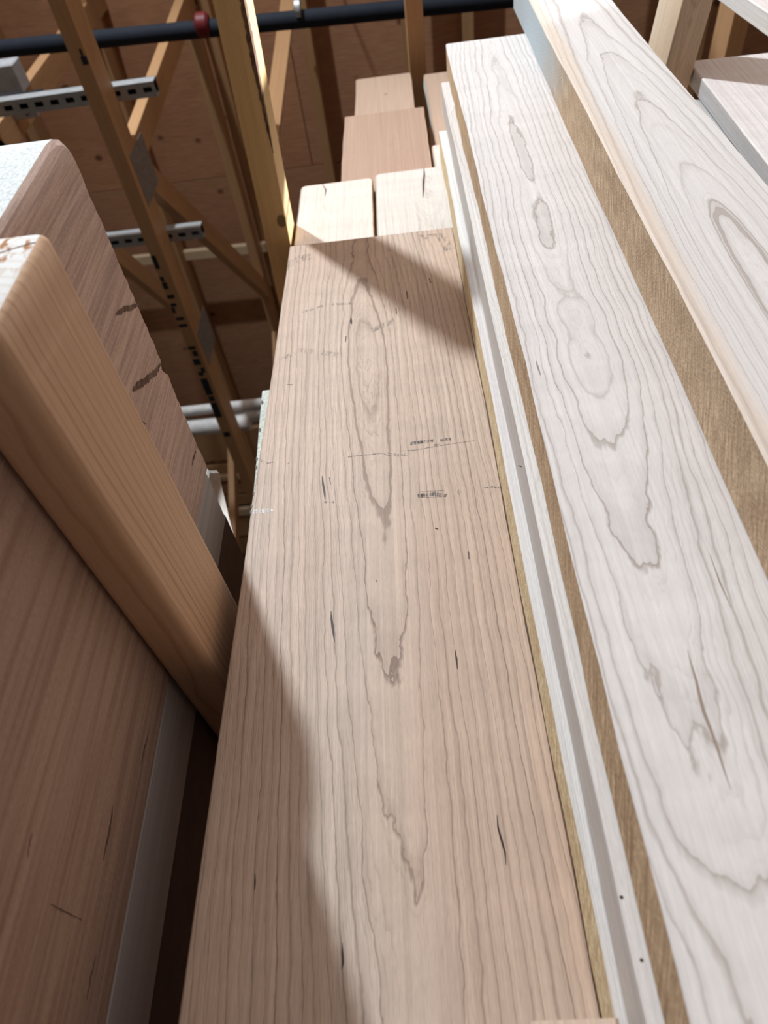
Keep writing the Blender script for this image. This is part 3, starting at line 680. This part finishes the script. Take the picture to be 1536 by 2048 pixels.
c = t.mix(t.map(s1, 0.42, 0.72, 0, 0.75), c, (0.25, 0.145, 0.11))
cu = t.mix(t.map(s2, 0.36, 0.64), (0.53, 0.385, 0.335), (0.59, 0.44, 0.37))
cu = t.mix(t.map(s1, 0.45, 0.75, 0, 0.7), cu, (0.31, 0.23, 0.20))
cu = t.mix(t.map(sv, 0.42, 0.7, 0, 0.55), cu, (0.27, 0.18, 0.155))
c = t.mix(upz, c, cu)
k_ = t.map(s3, 0.3, 0.7, 0.88, 1.08); c = t.mix(1.0, c, t.vec(k_, k_, k_), 'MULTIPLY')
t.col(c); t.bump(t.m_('ADD', sv, t.m_('MULTIPLY', s1, 0.6)), 0.5, 0.0012); t.b.inputs['Roughness'].default_value = 0.8
M_SLAB = t.m
M_SLABF = rough_edge('lit_slab_edge', (0.86, 0.90, 0.91), (0.72, 0.77, 0.78), 21, ang=0.1, saw=(60, 10), strength=0.25, patch=0.2)  # lamp light on the front edge, put into the colour as cool white
M_SLABT = rough_edge('fuzzy_slab_top', (0.55, 0.42, 0.36), (0.38, 0.27, 0.22), 22, strength=0.8)
t = NT('grey_brown_slab'); co = t.vec(t.y, t.z, 0.0)
s1 = t.noise((110, 3, 1), co=co, detail=4); c = t.mix(t.map(s1, 0.35, 0.65), (0.40, 0.37, 0.365), (0.48, 0.45, 0.44)); t.col(c); M_SLABG = t.m  # grey-brown, streaked up the height
rnd = random.Random(12)
key = [PX(p, PXX) for p in ((150, 262), (205, 390), (262, 545), (316, 700), (328, 716))]
key2 = [PX(p, PXX) for p in ((330, 735), (345, 757), (400, 880), (440, 990))]
tops = []
q0 = PX((118, 228), PXX); yf = q0.y+0.006
tops += [(yf, CAMZ+0.495), (yf+0.0015, CAMZ+0.507), (yf+0.006, CAMZ+0.517), (yf+0.013, CAMZ+0.523)]
ZT = 0.525
ylist = [yf+0.013+0.0065*i for i in range(1, 60)]
ystep = PX((333, 728), PXX).y; yend = 0.530
for y in ylist:
    if y > yend-0.003: break
    z = ZT-0.010*(y-yf)/0.35+rnd.uniform(-0.0012, 0.0012)
    if abs(y-ystep) < 0.010: z -= 0.009*(1-abs(y-ystep)/0.010)
    if ystep < y: z += 0.004*max(0, 1-(y-ystep)/0.03)
    tops.append((y, CAMZ+z))
tops.append((yend, tops[-1][1]-0.001))
SL = slab('rough_slab', 'thick rough-sawn slab standing edge-on with lamp light painted on its front edge, beyond the orange rack arm', yf, yend, PXX-0.075, PXX, tops, [M_SLAB, M_SLABF, M_SLABT], 1)
tops2 = [(yend+0.002+0.0075*i, CAMZ+ZT-0.012-0.008*i/20+rnd.uniform(-0.001, 0.001)) for i in range(11)]
SG = slab('rough_slab', 'grey-brown rough slab set deeper in the rack behind the slab with the painted-lit edge', yend+0.002, tops2[-1][0], PXX-0.06, PXX-0.002, tops2, [M_SLABG, M_SLABG, M_SLABT], 2)
M_SLABD = plain('gap_shade', (0.13, 0.09, 0.075), 0.9)  # shade of the deep gap, painted onto an added slab
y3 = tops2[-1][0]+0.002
slab('rough_slab', 'added dark slab painted as the shade of the gap beside the grey slab', y3, 0.885, PXX-0.06, PXX-0.005, [(y3, CAMZ+0.519), (0.7, CAMZ+0.517), (0.885, CAMZ+0.51)], [M_SLABD, M_SLABD, M_SLABT], 4)
# saw gouges on the slab face
M_GOUGE = rough_edge('torn_gouge', (0.22, 0.14, 0.11), (0.09, 0.05, 0.035), 30, strength=1.0)
def gouge(p, wds, mat=M_GOUGE, x=PXX, par=None):
    rg = random.Random(int(p[0][0])); p2, w2 = [], []
    for i in range(len(p)-1):
        for k in range(5):
            f = k/5; p2.append((p[i][0]+(p[i+1][0]-p[i][0])*f+rg.uniform(-0.8, 0.8), p[i][1]+(p[i+1][1]-p[i][1])*f+rg.uniform(-0.8, 0.8))); w2.append((wds[i]+(wds[i+1]-wds[i])*f)*rg.uniform(0.55, 1.1))
    p, wds = p2+[p[-1]], w2+[wds[-1]]
    q = [PX(a, x+0.0004) for a in p]; V = []; Fc = []
    for i in range(len(q)):
        d = (q[min(len(q)-1, i+1)]-q[max(0, i-1)]).normalized(); s_ = d.cross(Vector((1, 0, 0))).normalized()
        wd = wds[i]*q[i].length/F*0.5
        V += [UP+q[i]+s_*wd, UP+q[i]-s_*wd]
    for i in range(len(q)-1): Fc.append((2*i, 2*i+2, 2*i+3, 2*i+1))
    me = bpy.data.meshes.new('gouge'); me.from_pydata(V, [], Fc); me.update(); return link('gouge', me, mat, par or SL)
gouge(((232, 630), (240, 624), (250, 618), (262, 616), (272, 611), (281, 607)), (3, 12, 10, 12, 9, 2))
gouge(((266, 782), (276, 772), (288, 764), (300, 754), (312, 744), (322, 728)), (6, 14, 15, 13, 12, 3))
gouge(((282, 838), (287, 845), (292, 848)), (3, 6, 2)); gouge(((384, 930), (388, 915), (392, 902)), (2, 6, 2)); gouge(((444, 1108), (446, 1100), (447, 1090)), (3, 4, 1))
gouge(((64, 1665), (60, 1690), (56, 1715)), (1, 3, 1)); gouge(((226, 1610), (220, 1660), (208, 1720)), (1, 7, 2), M_GOUGE); gouge(((298, 1465), (288, 1500), (282, 1530)), (1, 4, 1)); gouge(((192, 1910), (182, 1955), (174, 2000)), (1, 4, 1)); gouge(((102, 1808), (120, 1818), (165, 1840)), (1, 2.5, 1))
# pale splinter-edged board leaning behind the slabs
M_CHIP = plain('pale_splinter', (0.52, 0.50, 0.47), 0.8, var=0.15, sc=60)
xb = PXX-0.078
pts = [PX(p, xb) for p in ((421, 941), (437, 940), (445, 976), (452, 1000), (461, 1040), (471, 1078))]
tp = [(q.y, CAMZ+q.z) for q in pts]
CB = slab('splintered_board', 'thin pale board with a splintered tapering top behind the rough slabs', tp[0][0]-0.004, tp[-1][0]+0.004, xb-0.02, xb, [(tp[0][0]-0.004, tp[0][1])]+tp+[(tp[-1][0]+0.004, tp[-1][1]-0.03)], [M_CHIP, M_CHIP, M_CHIP], 3)
CB['category'] = 'board'

# added boards outside the view, keeping the second lamp off slab and arm
M_NB = wood('light_blocker_face', (0.60, 0.47, 0.37), (0.40, 0.28, 0.20), (0.57, 0.43, 0.33), ring=0.01, hs=6, seed=71)
leaning_board('maple_board', 'added unseen light-blocking tan board, outermost of three', 'board', 0.74, 1.0, 0.34, 0.05, 1.38, [M_NB, M_BE, M_END], seed=33)
leaning_board('maple_board', 'added unseen light-blocking tan board, middle of three', 'board', 0.74, 0.98, 0.289, 0.05, 1.40, [M_NB, M_BE, M_END], seed=34)
leaning_board('maple_board', 'added unseen light-blocking tan board, innermost of three', 'board', 0.745, 1.0, 0.238, 0.05, 1.41, [M_NB, M_BE, M_END], seed=35)
